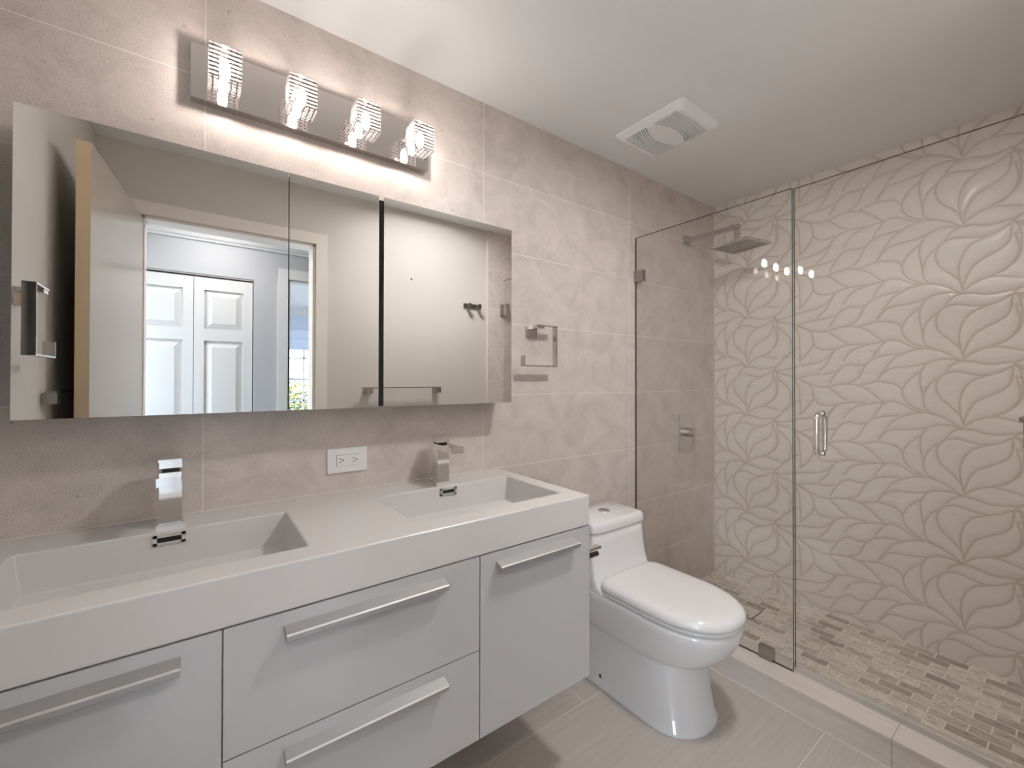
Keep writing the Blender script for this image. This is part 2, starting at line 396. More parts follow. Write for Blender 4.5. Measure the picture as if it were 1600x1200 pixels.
# ---- leaf relief wall
PW, PH = .912, .2965
def px_to_wall(x, y):
    d = fw + rt * ((x - 800) / F_PX) - up * ((y - 589.29) / F_PX)
    t = (XR - CAM_LOC.x) / d.x
    p = CAM_LOC + d * t
    return (p.y, p.z)
def q7(pts): return [px_to_wall(1240 + a * .225, 760 + b * .225) for a, b in pts]
def q6(pts): return [px_to_wall(1110 + a * .11667, 680 + b * .11667) for a, b in pts]
LEAVES = [
 q7([(1180, 505), (1165, 455), (1100, 380), (1030, 310), (1000, 250), (998, 195), (1030, 150), (1095, 134), (1160, 145), (1240, 175), (1310, 194), (1360, 200)]),
 q7([(1000, 165), (950, 195), (916, 240), (905, 300), (918, 355), (945, 385), (985, 408)]),
 q7([(590, 510), (640, 455), (700, 403), (780, 381), (850, 378), (930, 390), (1020, 430), (1090, 475), (1150, 525), (1172, 538)]),
 q7([(588, 517), (640, 475), (690, 464), (780, 479), (860, 490), (925, 492)]),
 q7([(1172, 542), (1130, 525), (1090, 505), (1020, 490), (960, 488), (920, 505), (890, 550), (884, 610), (898, 690), (908, 735)]),
 q7([(470, 112), (520, 114), (575, 110), (640, 125), (710, 152), (745, 182), (757, 205)]),
 q7([(757, 205), (785, 155), (825, 125), (885, 95)]),
 q7([(757, 205), (762, 240), (790, 290), (840, 335), (900, 372)]),
 q7([(20, 357), (70, 395), (120, 425), (180, 460), (240, 474), (320, 480), (400, 498), (480, 538), (540, 590), (590, 645), (632, 683)]),
 q7([(240, 474), (285, 520), (330, 570), (375, 605)]),
 q7([(138, 150), (180, 195), (240, 218), (292, 222)]),
 q7([(170, 355), (225, 320), (260, 270), (295, 232), (345, 220), (400, 222), (450, 235), (500, 243)]),
 q7([(350, 325), (385, 285), (430, 262), (500, 255), (570, 258), (635, 265)]),
 q7([(560, 350), (595, 305), (640, 270), (690, 266), (760, 300), (820, 345), (880, 375)]),
 q7([(20, 357), (60, 362), (110, 360), (170, 370), (230, 383), (290, 385)]),
 q7([(255, 455), (300, 395), (345, 362), (400, 360), (440, 380), (500, 386)]),
 q7([(375, 485), (430, 480), (465, 455), (490, 410), (540, 370), (600, 361), (660, 364), (735, 376)]),
 q7([(45, 248), (90, 212), (122, 180), (138, 150), (132, 90), (105, 45), (60, 10), (20, -12)]),
 q7([(15, 5), (38, 60), (43, 130), (48, 200), (45, 248)]),
 q7([(20, 275), (80, 280), (150, 287), (215, 283), (255, 260), (290, 232)]),
 q7([(1062, 122), (1110, 85), (1175, 75), (1260, 92), (1350, 125), (1440, 138), (1530, 140)]),
 q7([(1522, 172), (1440, 195), (1330, 207), (1250, 222), (1195, 262), (1165, 320), (1158, 390), (1168, 450), (1182, 505)]),
 q7([(1530, 175), (1525, 250), (1500, 300), (1440, 330), (1350, 350), (1270, 375), (1222, 425), (1195, 480), (1186, 520)]),
 q7([(1190, 535), (1225, 515), (1270, 503), (1340, 496), (1430, 510), (1520, 545), (1600, 577)]),
 q7([(1575, 180), (1597, 260), (1600, 370), (1585, 420), (1545, 455), (1480, 478), (1400, 492)]),
 q7([(1540, 165), (1570, 180), (1605, 200)]),
 q7([(1540, 150), (1570, 140), (1605, 130)]),
 q6([(850, 490), (900, 535), (960, 572), (1060, 612), (1110, 642), (1140, 660)]),
 q6([(855, 485), (900, 508), (960, 520), (1040, 520), (1120, 512), (1190, 500)]),
 q6([(850, 475), (905, 450), (945, 415), (1000, 355), (1060, 320), (1120, 285), (1180, 262)]),
 q6([(960, 372), (1040, 340), (1068, 260), (1075, 150), (1060, 100), (1010, 40), (950, -20), (880, -80)]),
 q6([(700, 275), (780, 255), (840, 200), (880, 130), (888, 60), (880, 0), (860, -80)]),
]
def smooth_line(p, n=7):
    p = np.array(p); P = np.vstack([2 * p[0] - p[1], p, 2 * p[-1] - p[-2]]); out = []
    for i in range(1, len(P) - 2):
        for t in np.linspace(0, 1, n, endpoint=False):
            a, b, c, d = P[i - 1], P[i], P[i + 1], P[i + 2]
            out.append(.5 * (2 * b + (c - a) * t + (2 * a - 5 * b + 4 * c - d) * t * t + (3 * b - a - 3 * c + d) * t ** 3))
    out.append(P[-2]); return np.array(out)
segA, segB = [], []
for ln in LEAVES:
    q = smooth_line(ln)
    ctr = q.mean(0)
    k0 = np.array([math.floor((ctr[0] + .738) / PW) * PW, math.floor((ctr[1] - .449) / PH) * PH])
    q = q - k0
    for i in (-1, 0, 1):
        for j in (-1, 0, 1):
            s = q + np.array([i * PW, j * PH]); segA.append(s[:-1]); segB.append(s[1:])
segA = np.vstack(segA); segB = np.vstack(segB)
keep = (segA[:, 0] > -.738 - .06) & (segA[:, 0] < -.738 + PW + .06) & (segA[:, 1] > .449 - .06) & (segA[:, 1] < .449 + PH + .06)
segA, segB = segA[keep], segB[keep]
NU, NV = 304, 100
ug = -.738 + np.arange(NU) / NU * PW; vg = .449 + np.arange(NV) / NV * PH
U, V = np.meshgrid(ug, vg, indexing='ij'); Pt = np.stack([U.ravel(), V.ravel()], 1)
dist = np.full(len(Pt), 9.0)
AB = segB - segA; L2 = (AB ** 2).sum(1) + 1e-12
for s in range(0, len(Pt), 2000):
    p = Pt[s:s + 2000, None, :]
    t = np.clip(((p - segA) * AB).sum(2) / L2, 0, 1)
    dist[s:s + 2000] = np.sqrt((((segA + t[..., None] * AB) - p) ** 2).sum(2)).min(1)
dist = dist.reshape(NU, NV)
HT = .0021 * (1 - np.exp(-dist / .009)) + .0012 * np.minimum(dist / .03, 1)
GR = np.exp(-(dist / .0034) ** 2) + .38 * np.exp(-dist / .015)  # painted shade: dark along the relief lines, with a soft falloff
iu = np.arange(int(round((YF - .02 + .738) / PW * NU)), int(round(.745 / PW * NU)) + 1)
iv = np.arange(int(round((-.02 - .449) / PH * NV)), int(round((ZC + .02 - .449) / PH * NV)) + 1)
yy = -.738 + iu / NU * PW; zz = .449 + iv / NV * PH
HH = HT[np.ix_(iu % NU, iv % NV)]; GG = GR[np.ix_(iu % NU, iv % NV)]
na, nb = len(iu), len(iv)
co = np.empty((na, nb, 3)); co[..., 0] = XR + .004 - HH; co[..., 1] = yy[:, None]; co[..., 2] = zz[None, :]
me = bpy.data.meshes.new('wall_right')
idx = np.arange(na * nb).reshape(na, nb)
fq = np.stack([idx[:-1, :-1], idx[:-1, 1:], idx[1:, 1:], idx[1:, :-1]], -1).reshape(-1, 4)
bk = np.array([[XR + .1, yy[0], zz[0]], [XR + .1, yy[-1], zz[0]], [XR + .1, yy[-1], zz[-1]], [XR + .1, yy[0], zz[-1]]])
allco = np.vstack([co.reshape(-1, 3), bk]); nb0 = na * nb
cor = [idx[0, 0], idx[-1, 0], idx[-1, -1], idx[0, -1]]
side = [[nb0, nb0 + 1, nb0 + 2, nb0 + 3]] + [[cor[i], cor[(i + 1) % 4], nb0 + (i + 1) % 4, nb0 + i] for i in range(4)]
fq = np.vstack([fq, np.array(side)])
me.vertices.add(len(allco)); me.vertices.foreach_set('co', allco.ravel())
me.loops.add(fq.size); me.loops.foreach_set('vertex_index', fq.ravel().astype(np.int32))
me.polygons.add(len(fq)); me.polygons.foreach_set('loop_start', (np.arange(len(fq)) * 4).astype(np.int32))
me.polygons.foreach_set('use_smooth', np.ones(len(fq), dtype=bool))
me.update(calc_edges=True)
for p in me.polygons[len(fq) - 5:]: p.use_smooth = False
ga = me.attributes.new('groove_shade', 'FLOAT', 'POINT'); ga.data.foreach_set('value', np.concatenate([GG.ravel(), np.zeros(4)]).astype(np.float32))
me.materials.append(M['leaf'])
wr_o = bpy.data.objects.new('wall_right', me); C.objects.link(wr_o); wr_o['kind'] = 'structure'
# pale caulk lines in the shower corner
bm = bmesh.new(); box(bm, XR - .006, XR, -.004, 0, .012, ZC); struct('trim_2', bm, 'caulk')

# ---- doorway casing and door
bm = bmesh.new()
for x0, x1, z1 in ((DX0 - .062, DX0 - .004, DZ + .062), (DX1 + .004, DX1 + .066, DZ + .062)):
    bbox(bm, x0, x1, YF, YF + .014, 0, z1, w=.004)
bbox(bm, DX0 - .062, DX1 + .066, YF, YF + .0145, DZ + .004, DZ + .066, w=.004)
box(bm, DX0, DX0 + .012, YH0, YF, 0, DZ); box(bm, DX1 - .012, DX1, YH0, YF, 0, DZ); box(bm, DX0, DX1, YH0, YF, DZ - .012, DZ)
struct('trim_3', bm, 'trim')
bm = bmesh.new()
b2 = bmesh.new(); box(b2, -.036, 0, 0.0, .758, .012, DZ - .014); bevel(b2, .0015, 1); b2.normal_update()
for f in b2.faces: f.material_index = 0 if abs(f.normal.x) > .9 else 1
join(bm, b2, Matrix.Translation((DX0 + .008, YF + .006, 0)) @ Matrix.Rotation(math.radians(5.6), 4, 'Z'))
struct('door_1', bm, ['door_paint', 'door_edge'])

# ================================================================== HALL AND BEDROOM (seen in the mirror, except the added lamps and hall window)
# closet wall with bifold opening and the bedroom doorway
CX0, CX1, CZT = -.366, .344, 1.985
BX0, BX1, BZT = .575, 1.36, 2.02
bm = bmesh.new()
for x0, x1 in ((HX0, CX0), (CX1, BX0), (BX1, HX1)): box(bm, x0, x1, YH2, YH1, -.05, ZC + .1)
box(bm, CX0, CX1, YH2, YH1, CZT, ZC + .1); box(bm, BX0, BX1, YH2, YH1, BZT, ZC + .1)
box(bm, CX0 - .02, CX1 + .02, YH2 - .03, YH2 - .005, -.05, CZT + .05)
struct('wall_hall_front', bm, 'hall_paint')
bm = bmesh.new(); box(bm, HX0 - .1, HX0, YH1, YF, -.05, .08); box(bm, HX0 - .1, HX0, YH1, YF, 2.06, ZC + .1); box(bm, HX0 - .1, HX0, YH1, YH1 + .03, .08, 2.06); box(bm, HX0 - .1, HX0, YH0 - .03, YF, .08, 2.06); struct('wall_hall_left', bm, 'hall_paint')
w2 = bpy.data.objects.new('added_hall_window', None); C.objects.link(w2); w2['kind'] = 'structure'  # added window, out of view, lets extra daylight through the hall
bm = bmesh.new(); wy0, wy1 = YH1 + .03, YH0 - .03
for y0, y1, z0, z1 in ((wy0, wy0 + .04, .08, 2.06), (wy1 - .04, wy1, .08, 2.06), (wy0, wy1, .08, .14), (wy0, wy1, 2.01, 2.06), (wy0, wy1, .98, 1.03)): box(bm, HX0 - .08, HX0 - .03, y0, y1, z0, z1)
obj('window_frame', bm, 'white_paint', w2)
obj('window_pane', one(box, HX0 - .058, HX0 - .053, wy0 + .03, wy1 - .03, .10, 2.03), 'pane', w2)
def portal(name, loc, rot, sx, sy):                # tells the renderer where daylight enters; gives no light of its own
    L = bpy.data.lights.new(name, 'AREA'); L.shape = 'RECTANGLE'; L.size = sx; L.size_y = sy; L.cycles.is_portal = True
    o = bpy.data.objects.new(name, L); C.objects.link(o); o.location = loc; o.rotation_euler = rot
portal('daylight_portal', (HX0 - .11, (wy0 + wy1) / 2, 1.07), (0, -PI / 2, 0), 2.0, wy1 - wy0)
bm = bmesh.new(); box(bm, HX1, HX1 + .1, YH1, YH0, -.05, ZC + .1); struct('wall_hall_right', bm, 'hall_paint')
def crown(y_wall, sgn, x0, x1, z, h=.105, d=.085):
    bm = bmesh.new()
    prof = [(0, -h), (.012, -h), (.018, -h + .012), (.03, -h + .02), (.06, -h + .07), (d - .012, -.016), (d, -.012), (d, 0), (0, 0)]
    r = [[(x, y_wall + sgn * a, z + b) for a, b in prof] for x in (x0, x1)]
    loft(bm, r, smooth=False); return bm
struct('trim_4', crown(YH1, 1, HX0, HX1, ZC, .155, .10), 'white_paint')
bm = bmesh.new()
for x0, x1 in ((BX0 - .075, BX0), (BX1, BX1 + .075)): bbox(bm, x0, x1, YH1, YH1 + .016, 0, BZT + .075, w=.004)
bbox(bm, BX0 - .075, BX1 + .075, YH1, YH1 + .0165, BZT, BZT + .075, w=.004)
box(bm, BX0, BX0 + .012, YH2, YH1, 0, BZT); box(bm, BX1 - .012, BX1, YH2, YH1, 0, BZT); box(bm, BX0, BX1, YH2, YH1, BZT - .012, BZT)
struct('trim_5', bm, 'white_paint')
# bifold closet door: two leaves with raised panels
d2 = bpy.data.objects.new('door_2', None); C.objects.link(d2); d2['kind'] = 'structure'
def bifold(x0, x1):
    bm = bmesh.new(); yb, yf_ = YH1 - .045, YH1 - .012; z0, z1 = .015, CZT - .022
    st = .058
    pan = [(.12, .72), (.84, 1.52), (1.60, z1 - .085)]
    zs = [z0] + [z for p in pan for z in p] + [z1]
    box(bm, x0, x1, yb, yf_ - .015, z0, z1)
    box(bm, x0, x0 + st, yf_ - .015, yf_, z0, z1); box(bm, x1 - st, x1, yf_ - .015, yf_, z0, z1)
    for i in range(0, len(zs), 2): box(bm, x0 + st, x1 - st, yf_ - .015, yf_, zs[i], zs[i + 1])
    for a, b in pan:
        r = [[(X0, y, Z0), (X1, y, Z0), (X1, y, Z1), (X0, y, Z1)] for X0, X1, Z0, Z1, y in (
            (x0 + st + .006, x1 - st - .006, a + .006, b - .006, yf_ - .015), (x0 + st + .012, x1 - st - .012, a + .012, b - .012, yf_ - .013), (x0 + st + .045, x1 - st - .045, a + .045, b - .045, yf_ - .001))]
        loft(bm, r, smooth=False, cap0=False)
    return bm
obj('bifold_leaf', bifold(CX0 + .006, -.0135), 'white_paint', d2)
obj('bifold_leaf', bifold(-.0105, CX1 - .006), 'white_paint', d2)
obj('track', one(box, CX0, CX1, YH1 - .045, YH1 - .015, CZT - .010, CZT), 'brushed', d2)
# bedroom
BY = -6.55; BXL, BXR, BZ = -.9, 3.4, 2.42
WX0, WX1, WZ0, WZ1 = .80, 2.12, .55, 1.96
bm = bmesh.new(); box(bm, BXL, WX0, BY - .12, BY, 0, BZ); box(bm, WX1, BXR, BY - .12, BY, 0, BZ); box(bm, WX0, WX1, BY - .12, BY, 0, WZ0); box(bm, WX0, WX1, BY - .12, BY, WZ1, BZ)
struct('wall_bedroom_back', bm, 'bed_paint')
bm = bmesh.new(); box(bm, BXL - .1, BXL, BY, YH2, 0, BZ); struct('wall_bedroom_left', bm, 'bed_paint')
bm = bmesh.new(); box(bm, BXR, BXR + .1, BY, YH2, 0, BZ); struct('wall_bedroom_right', bm, 'bed_paint')
bm = bmesh.new(); box(bm, BXL - .1, BXR + .1, BY - .12, YH2 + .1, BZ, BZ + .1); struct('ceiling_bedroom', bm, 'ceiling')
bm = bmesh.new(); box(bm, BXL - .1, BXR + .1, BY - .12, YH2, -.08, 0); struct('floor_bedroom', bm, 'floor')
struct('trim_6', crown(BY, 1, BXL, BXR, BZ, .12, .09), 'white_paint')
w1 = bpy.data.objects.new('window_1', None); C.objects.link(w1); w1['kind'] = 'structure'
bm = bmesh.new()
for x0, x1 in ((WX0, WX0 + .05), (WX1 - .05, WX1)): box(bm, x0, x1, BY - .09, BY - .04, WZ0, WZ1)
box(bm, WX0, WX1, BY - .09, BY - .04, WZ0, WZ0 + .05); box(bm, WX0, WX1, BY - .09, BY - .04, WZ1 - .05, WZ1)
for x in (1.13, 1.46, 1.79): box(bm, x - .013, x + .013, BY - .08, BY - .05, WZ0, WZ1)
for z in (.905, 1.61): box(bm, WX0, WX1, BY - .08, BY - .05, z - .013, z + .013)
box(bm, WX0, WX1, BY - .085, BY - .045, 1.255 - .022, 1.255 + .022)
obj('window_frame', bm, 'white_paint', w1)
obj('window_pane', one(box, WX0 + .04, WX1 - .04, BY - .068, BY - .063, WZ0 + .03, WZ1 - .03), 'pane', w1)
bm = bmesh.new()
box(bm, WX0 - .06, WX1 + .06, BY, BY + .05, 1.93, 2.06); box(bm, WX0 - .04, WX1 + .04, BY + .004, BY + .02, 1.74, 1.95)
for i in range(3): bbox(bm, WX0 - .04, WX1 + .04, BY + .004, BY + .036 - i * .004, 1.735 + i * .045, 1.772 + i * .045, w=.008)
tag(obj('roman_shade', bm, 'shade'), 'blue-grey folded roman shade above the bedroom window', 'window shade')
portal('daylight_portal', ((WX0 + WX1) / 2, BY - .13, (WZ0 + WZ1) / 2), (PI / 2, 0, 0), WX1 - WX0, WZ1 - WZ0)
# outside: lawn and a small tree
bm = bmesh.new(); box(bm, -12, 16, -26, BY - .12, -.6, -.35); box(bm, -14, HX0 - .1, BY - .12, 8, -.6, -.35); struct('ground', bm, 'lawn')
tr = thing('tree', 'leafy yellow-green tree outside the bedroom window', 'tree', (1.65, -8.9, -.35))
def foliage(seed, n, cz, cx, rad):
    rr = random.Random(seed); bm = bmesh.new()
    for i in range(n):
        while True:
            p = Vector((rr.uniform(-1, 1), rr.uniform(-1, 1), rr.uniform(-1, 1)))
            if p.length < 1: break
        p = Vector((cx + p.x * rad, p.y * rad, cz + p.z * rad * .9)); s = rr.uniform(.03, .06)
        R = Matrix.Rotation(rr.uniform(0, 6.28), 3, 'Z') @ Matrix.Rotation(rr.uniform(0, 6.28), 3, 'X')
        vs_ = [bm.verts.new(p + R @ Vector(q)) for q in ((-s, 0, 0), (0, -s * .45, .01), (s, 0, 0), (0, s * .45, .01))]
        bm.faces.new(vs_)
    return bm
f1 = obj('leaves', foliage(1, 900, 1.15, 0, .55), 'foliage_a', tr, recalc=False); f1['kind'] = 'stuff'
f2 = obj('leaves', foliage(2, 1500, .72, .12, .72), 'foliage_b', tr, recalc=False); f2['kind'] = 'stuff'
bm = bmesh.new(); tube(bm, (0, 0, 0), (.02, 0, .7), .045, .03, 10); tube(bm, (.02, 0, .7), (-.15, .05, 1.5), .028, .01, 8); tube(bm, (.02, 0, .7), (.25, -.05, 1.3), .022, .008, 8)
obj('trunk', bm, 'bark', tr)
# added ceiling lamps, out of view, to brighten hall, bathroom and bedroom
def add_fill_lamp(name, label, loc, r, glow):
    t = thing(name, label, 'fill lamp', loc)
    bm = bmesh.new(); tube(bm, (0, 0, -.022), (0, 0, 0), r + .012, n=48); obj('lamp_base', bm, 'white_plastic', t)
    bm = bmesh.new(); loft(bm, [[(rr * math.cos(2 * PI * k / 48), rr * math.sin(2 * PI * k / 48), z) for k in range(48)] for rr, z in ((r, -.0225), (r * .97, -.032), (r * .85, -.042), (r * .5, -.050), (r * .1, -.052))]); obj('diffuser', bm, glow, t)
add_fill_lamp('fill_lamp', 'added round fill lamp on the hall ceiling, out of view', (.12, -2.03, ZC), .17, 'hall_fill')
t = thing('fill_lamp', 'added round fill downlight in the bathroom ceiling, out of view', 'fill lamp', (1.25, -1.06, ZC))
bm = bmesh.new(); ring_ = lambda r_, z_: [(r_ * math.cos(2 * PI * k / 48), r_ * math.sin(2 * PI * k / 48), z_) for k in range(48)]
loft(bm, [ring_(.098, -.004), ring_(.100, -.016), ring_(.108, -.019), ring_(.111, -.014), ring_(.111, -.0002)], cap0=False, cap1=False); obj('trim_ring', bm, 'white_plastic', t)
bm = bmesh.new(); loft(bm, [ring_(.0975, -.012), ring_(.0975, -.004)]); obj('diffuser', bm, 'bath_fill', t)
add_fill_lamp('fill_lamp', 'added round fill lamp on the bedroom ceiling, out of view', (2.7, -4.3, BZ), .22, 'bed_fill')

# ================================================================== VANITY
van = thing('vanity_cabinet', 'white lacquered wall-hung double vanity cabinet under the sink top', 'vanity', (.3225, 0, .308))
def VB(*a): return tuple(a)
def local(o, root): o.matrix_parent_inverse = Matrix.Identity(4); o.data.transform(Matrix.Translation(-root.location)); return o
def part(name, bm, m, root): return local(obj(name, bm, m, root), root)
VX0, VX1, VD = -.366, 1.011, .506
part('carcass', one(bbox, VX0 + .002, VX1 - .001, -.4845, -.001, .309, .7855, w=.001), 'lacquer', van)
def handle_bm(x0, x1, z, y=-VD):
    bm = bmesh.new()
    prof = [(0, .012), (-.024, .0045), (-.027, .0015), (-.027, -.008), (-.022, -.0115), (-.014, -.006), (0, .002)]
    loft(bm, [[(x, y + a, z + b) for a, b in prof] for x in (x0, x1)], smooth=False); return bm
fronts = [('cabinet_door', VX0, .0415, .310, .7835, (-.305, -.018), .7475),
          ('drawer', .0445, .5995, .5425, .7835, (.145, .498), .746),
          ('drawer', .0445, .5995, .310, .5395, (.145, .498), .5035),
          ('cabinet_door', .6025, VX1, .310, .7835, (.652, .946), .748)]
for nm, x0, x1, z0, z1, (h0, h1), hz in fronts:
    f = part(nm, one(bbox, x0, x1, -VD, -.4865, z0, z1, w=.0012), 'lacquer', van)
    h = obj('bar_handle', handle_bm(h0, h1, hz), 'satin', f); h.data.transform(Matrix.Translation(-van.location)); h['label'] = 'satin aluminium bar handle'
# sink top with two moulded basins
top = thing('sink_top', 'white solid double sink top with two rectangular basins on the vanity', 'sink', (.3225, 0, .786))
bm = bmesh.new()
ZT, ZB = .881, .786
xs = [VX0, -.302, .2025, .4525, .957, VX1]; ys = [-VD, -.434, -.133, 0.0]
gv = {(i, j): bm.verts.new((x, y, ZT)) for i, x in enumerate(xs) for j, y in enumerate(ys)}
for i in range(5):
    for j in range(3):
        if i in (1, 3) and j == 1: continue
        bm.faces.new((gv[i, j], gv[i + 1, j], gv[i + 1, j + 1], gv[i, j + 1]))
for i in (1, 3):
    x0, x1 = xs[i], xs[i + 1]; y0, y1 = ys[1], ys[2]
    o4 = [gv[i, 1], gv[i + 1, 1], gv[i + 1, 2], gv[i, 2]]
    zf = ZB + .008
    f4 = [bm.verts.new(p) for p in ((x0 + .028, y0 + .022, zf), (x1 - .028, y0 + .022, zf), (x1 - .012, y1 - .006, zf), (x0 + .012, y1 - .006, zf))]
    for k in range(4): bm.faces.new((o4[k], o4[(k + 1) % 4], f4[(k + 1) % 4], f4[k]))
    bm.faces.new(f4)
per = [(i, 0) for i in range(6)] + [(5, j) for j in range(1, 4)] + [(i, 3) for i in range(4, -1, -1)] + [(0, 2), (0, 1)]
lo = {p: bm.verts.new((xs[p[0]], ys[p[1]], ZB)) for p in per}
for a, b in zip(per, per[1:] + per[:1]): bm.faces.new((gv[b], gv[a], lo[a], lo[b]))
bm.faces.new([lo[p] for p in per])
bmesh.ops.recalc_face_normals(bm, faces=bm.faces)
bevel(bm, .004, 3, 25)
part('basin_slab', bm, 'solid', top)
def overflow(xc):
    bm = bmesh.new(); y = -.1345; z0, z1, w = .855, .873, .031
    z = .862
    bbox(bm, xc - w, xc + w, y - .005, y, z - .0115, z - .006, w=.001); bbox(bm, xc - w, xc + w, y - .005, y, z + .006, z + .0115, w=.001)
    bbox(bm, xc - w, xc - w + .008, y - .005, y, z - .0115, z + .0115, w=.001); bbox(bm, xc + w - .008, xc + w, y - .005, y, z - .0115, z + .0115, w=.001)
    box(bm, xc - w + .005, xc + w - .005, y - .0015, y, z - .008, z + .008, mi=1)
    return bm
for xc in (-.048, .7045):
    o = part('overflow_cover', overflow(xc), ['pale_nickel', 'dark'], top); o['label'] = 'chrome slot overflow cover on the back of the basin'
def faucet(label, x, group):
    t = thing('faucet', label, 'faucet', (x, -.075, ZT), 0, group)
    bm = bmesh.new(); bbox(bm, -.028, .028, -.029, .029, .0003, .0085, w=.001); obj('base_plate', bm, 'chrome', t)
    bm = bmesh.new(); bbox(bm, -.0225, .0225, -.024, .024, .009, .139, w=.0015)
    bbox(bm, -.0225, .0225, -.125, -.0235, .119, .139, w=.0015); obj('body', bm, 'chrome', t)
    bm = bmesh.new(); box(bm, -.013, .013, -.113, -.089, .1165, .1192)
    for i in (-1, 0, 1):
        tube(bm, (i * .007, -.101, .1155), (i * .007, -.101, .1166), .0022, n=10)
    obj('aerator', bm, 'black', t)
    bm = bmesh.new(); bbox(bm, -.017, .017, -.018, .018, .139, .144, w=.0005); obj('lever_neck', bm, 'black', t)
    bm = bmesh.new(); bbox(bm, -.0225, .0225, -.024, .024, .1445, .165, w=.0012)
    bbox(bm, -.0225, .0225, -.060, .024, .1652, .1715, w=.001)
    obj('lever', bm, 'chrome', t)
    return t
faucet('square chrome faucet behind the left basin, under the mirror', -.048, 'basin faucets')
faucet('square chrome faucet behind the right basin, right of the outlet', .7045, 'basin faucets')

# ================================================================== WALL OUTLET
ot = thing('wall_outlet', 'white horizontal outlet plate on the tiled wall between the faucets', 'outlet', (.4035, 0, .983))
obj('cover_plate', one(bbox, -.0625, .0625, -.006, 0, -.039, .039, w=.002), 'white_plastic', ot)
bm = bmesh.new(); bbox(bm, -.0345, .0345, -.0085, -.0055, -.0175, .0175, w=.0008); obj('receptacle_face', bm, 'white_plastic', ot)
bm = bmesh.new()
for s in (-1, 1):
    for dz in (-.0055, .0055): box(bm, s * .021 - .0065, s * .021 + .0015, -.0092, -.0083, dz - .0009, dz + .0009)
    tube(bm, (s * .021 + .0065, -.0092, 0), (s * .021 + .0065, -.0083, 0), .0024, n=12)
for p in ((-.0345, .0345, .0175, .0182), (-.0345, .0345, -.0182, -.0175)): box(bm, p[0], p[1], -.0064, -.0058, p[2], p[3])
box(bm, -.0352, -.0345, -.0064, -.0058, -.0182, .0182); box(bm, .0345, .0352, -.0064, -.0058, -.0182, .0182)
obj('slots', bm, 'dark', ot)
bm = bmesh.new(); bbox(bm, -.0055, -.0005, -.0095, -.0083, -.008, .008, w=.0004); bbox(bm, .0005, .0055, -.0095, -.0083, -.008, .008, w=.0004); obj('test_buttons', bm, 'white_plastic', ot)

# ================================================================== MIRROR CABINET
mc = thing('mirror_cabinet', 'wide frameless three-door mirror cabinet on the tiled wall above the sinks', 'mirror cabinet', (.341, 0, 1.158))
part('cabinet_box', one(bbox, -.310, .992, -.086, 0, 1.161, 1.830, w=.001), 'black', mc)
part('side_panel', one(box, .9905, .9935, -.088, 0, 1.160, 1.831), 'mirror', mc)
for x0, x1, a in ((-.3125, .2095, .0), (.2120, .4685, .0), (.4850, .9935, .0)):
    b2 = bmesh.new(); box(b2, x0, x1, -.110, -.090, 1.159, 1.832); bevel(b2, .0015, 1)
    part('mirror_door', b2, 'mirror', mc)

# ================================================================== VANITY LIGHT
vl = thing('vanity_light', 'four-cube crystal vanity light bar on the tiled wall above the mirror', 'light fixture', (.330, 0, 2.0785))
obj('backplate', one(bbox, -.345, .345, -.030, 0, -.0735, .0735, w=.001), 'plate', vl)
def cube_shade(x):
    bm = bmesh.new(); bbox(bm, x - .036, x + .036, -.136, -.064, -.058, .028, w=.004, seg=2)
    return bm
for i in range(4):
    x = -.330 + .0585 + .1845 * i
    bm = bmesh.new(); bbox(bm, x - .011, x + .011, -.118, -.030, .034, .039, w=.0008); bbox(bm, x - .011, x + .011, -.108, -.092, .0285, .0345, w=.0008)
    obj('arm', bm, 'chrome', vl)
    g = obj('glass_shade', cube_shade(x), 'crystal', vl)
    bm = bmesh.new()
    loft(bm, [[(x + rr * math.cos(2 * PI * k / 12), -.1 + rr * math.sin(2 * PI * k / 12), z) for k in range(12)] for rr, z in ((.004, -.040), (.0095, -.034), (.0115, -.025), (.0115, -.005), (.007, .006), (.005, .012))])
    obj('bulb', bm, 'bulb', g)

# ================================================================== TOWEL RINGS, BARS, HOOK
def bar(bm, pts, hw, th):
    """flat strip following a path in the x-z plane, hw half depth in y around y0"""
    pass
def towel_ring(label, loc, rz, group):
    t = thing('towel_ring', label, 'towel ring', loc, rz, group)
    bm = bmesh.new(); bbox(bm, -.029, .029, -.010, 0, -.0215, .0215, w=.001); bbox(bm, -.012, .029, -.060, -.009, .012, .0215, w=.001); obj('wall_post', bm, 'chrome_dim', t)
    bm = bmesh.new(); y0, y1, th = -.062, -.037, .0045
    X1, X0, Z1, Z0 = .100, -.083, .022, -.147
    bbox(bm, -.0115, X1, y0, y1, Z1, Z1 + th, w=.0006); bbox(bm, X1 - th, X1, y0, y1, Z0, Z1 + .001, w=.0006)
    bbox(bm, X0, X1, y0, y1, Z0 - th, Z0, w=.0006); bbox(bm, X0, X0 + th, y0, y1, Z0 - .001, Z0 + .040, w=.0006)
    obj('ring', bm, 'chrome_dim', t)
    return t
towel_ring('square open chrome towel ring on the tiled wall right of the mirror', (1.178, 0, 1.455), 0, 'towel rings')
towel_ring('square open chrome towel ring on the left wall, seen in the mirror', (XL, -.375, 1.455), PI / 2, 'towel rings')
def towel_bar(label, loc, rz, L, d, group):
    t = thing('towel_bar', label, 'towel bar', loc, rz, group)
    for x in (-L / 2 + .02, L / 2 - .045):
        bm = bmesh.new(); bbox(bm, x - .02, x + .02, -d, 0, -.030, .004, w=.001); obj('post', bm, 'dark_nickel', t)
    bm = bmesh.new(); bbox(bm, -L / 2, L / 2, -d - .002, -d + .022, .0042, .0095, w=.0006); obj('bar', bm, 'dark_nickel', t)
    return t
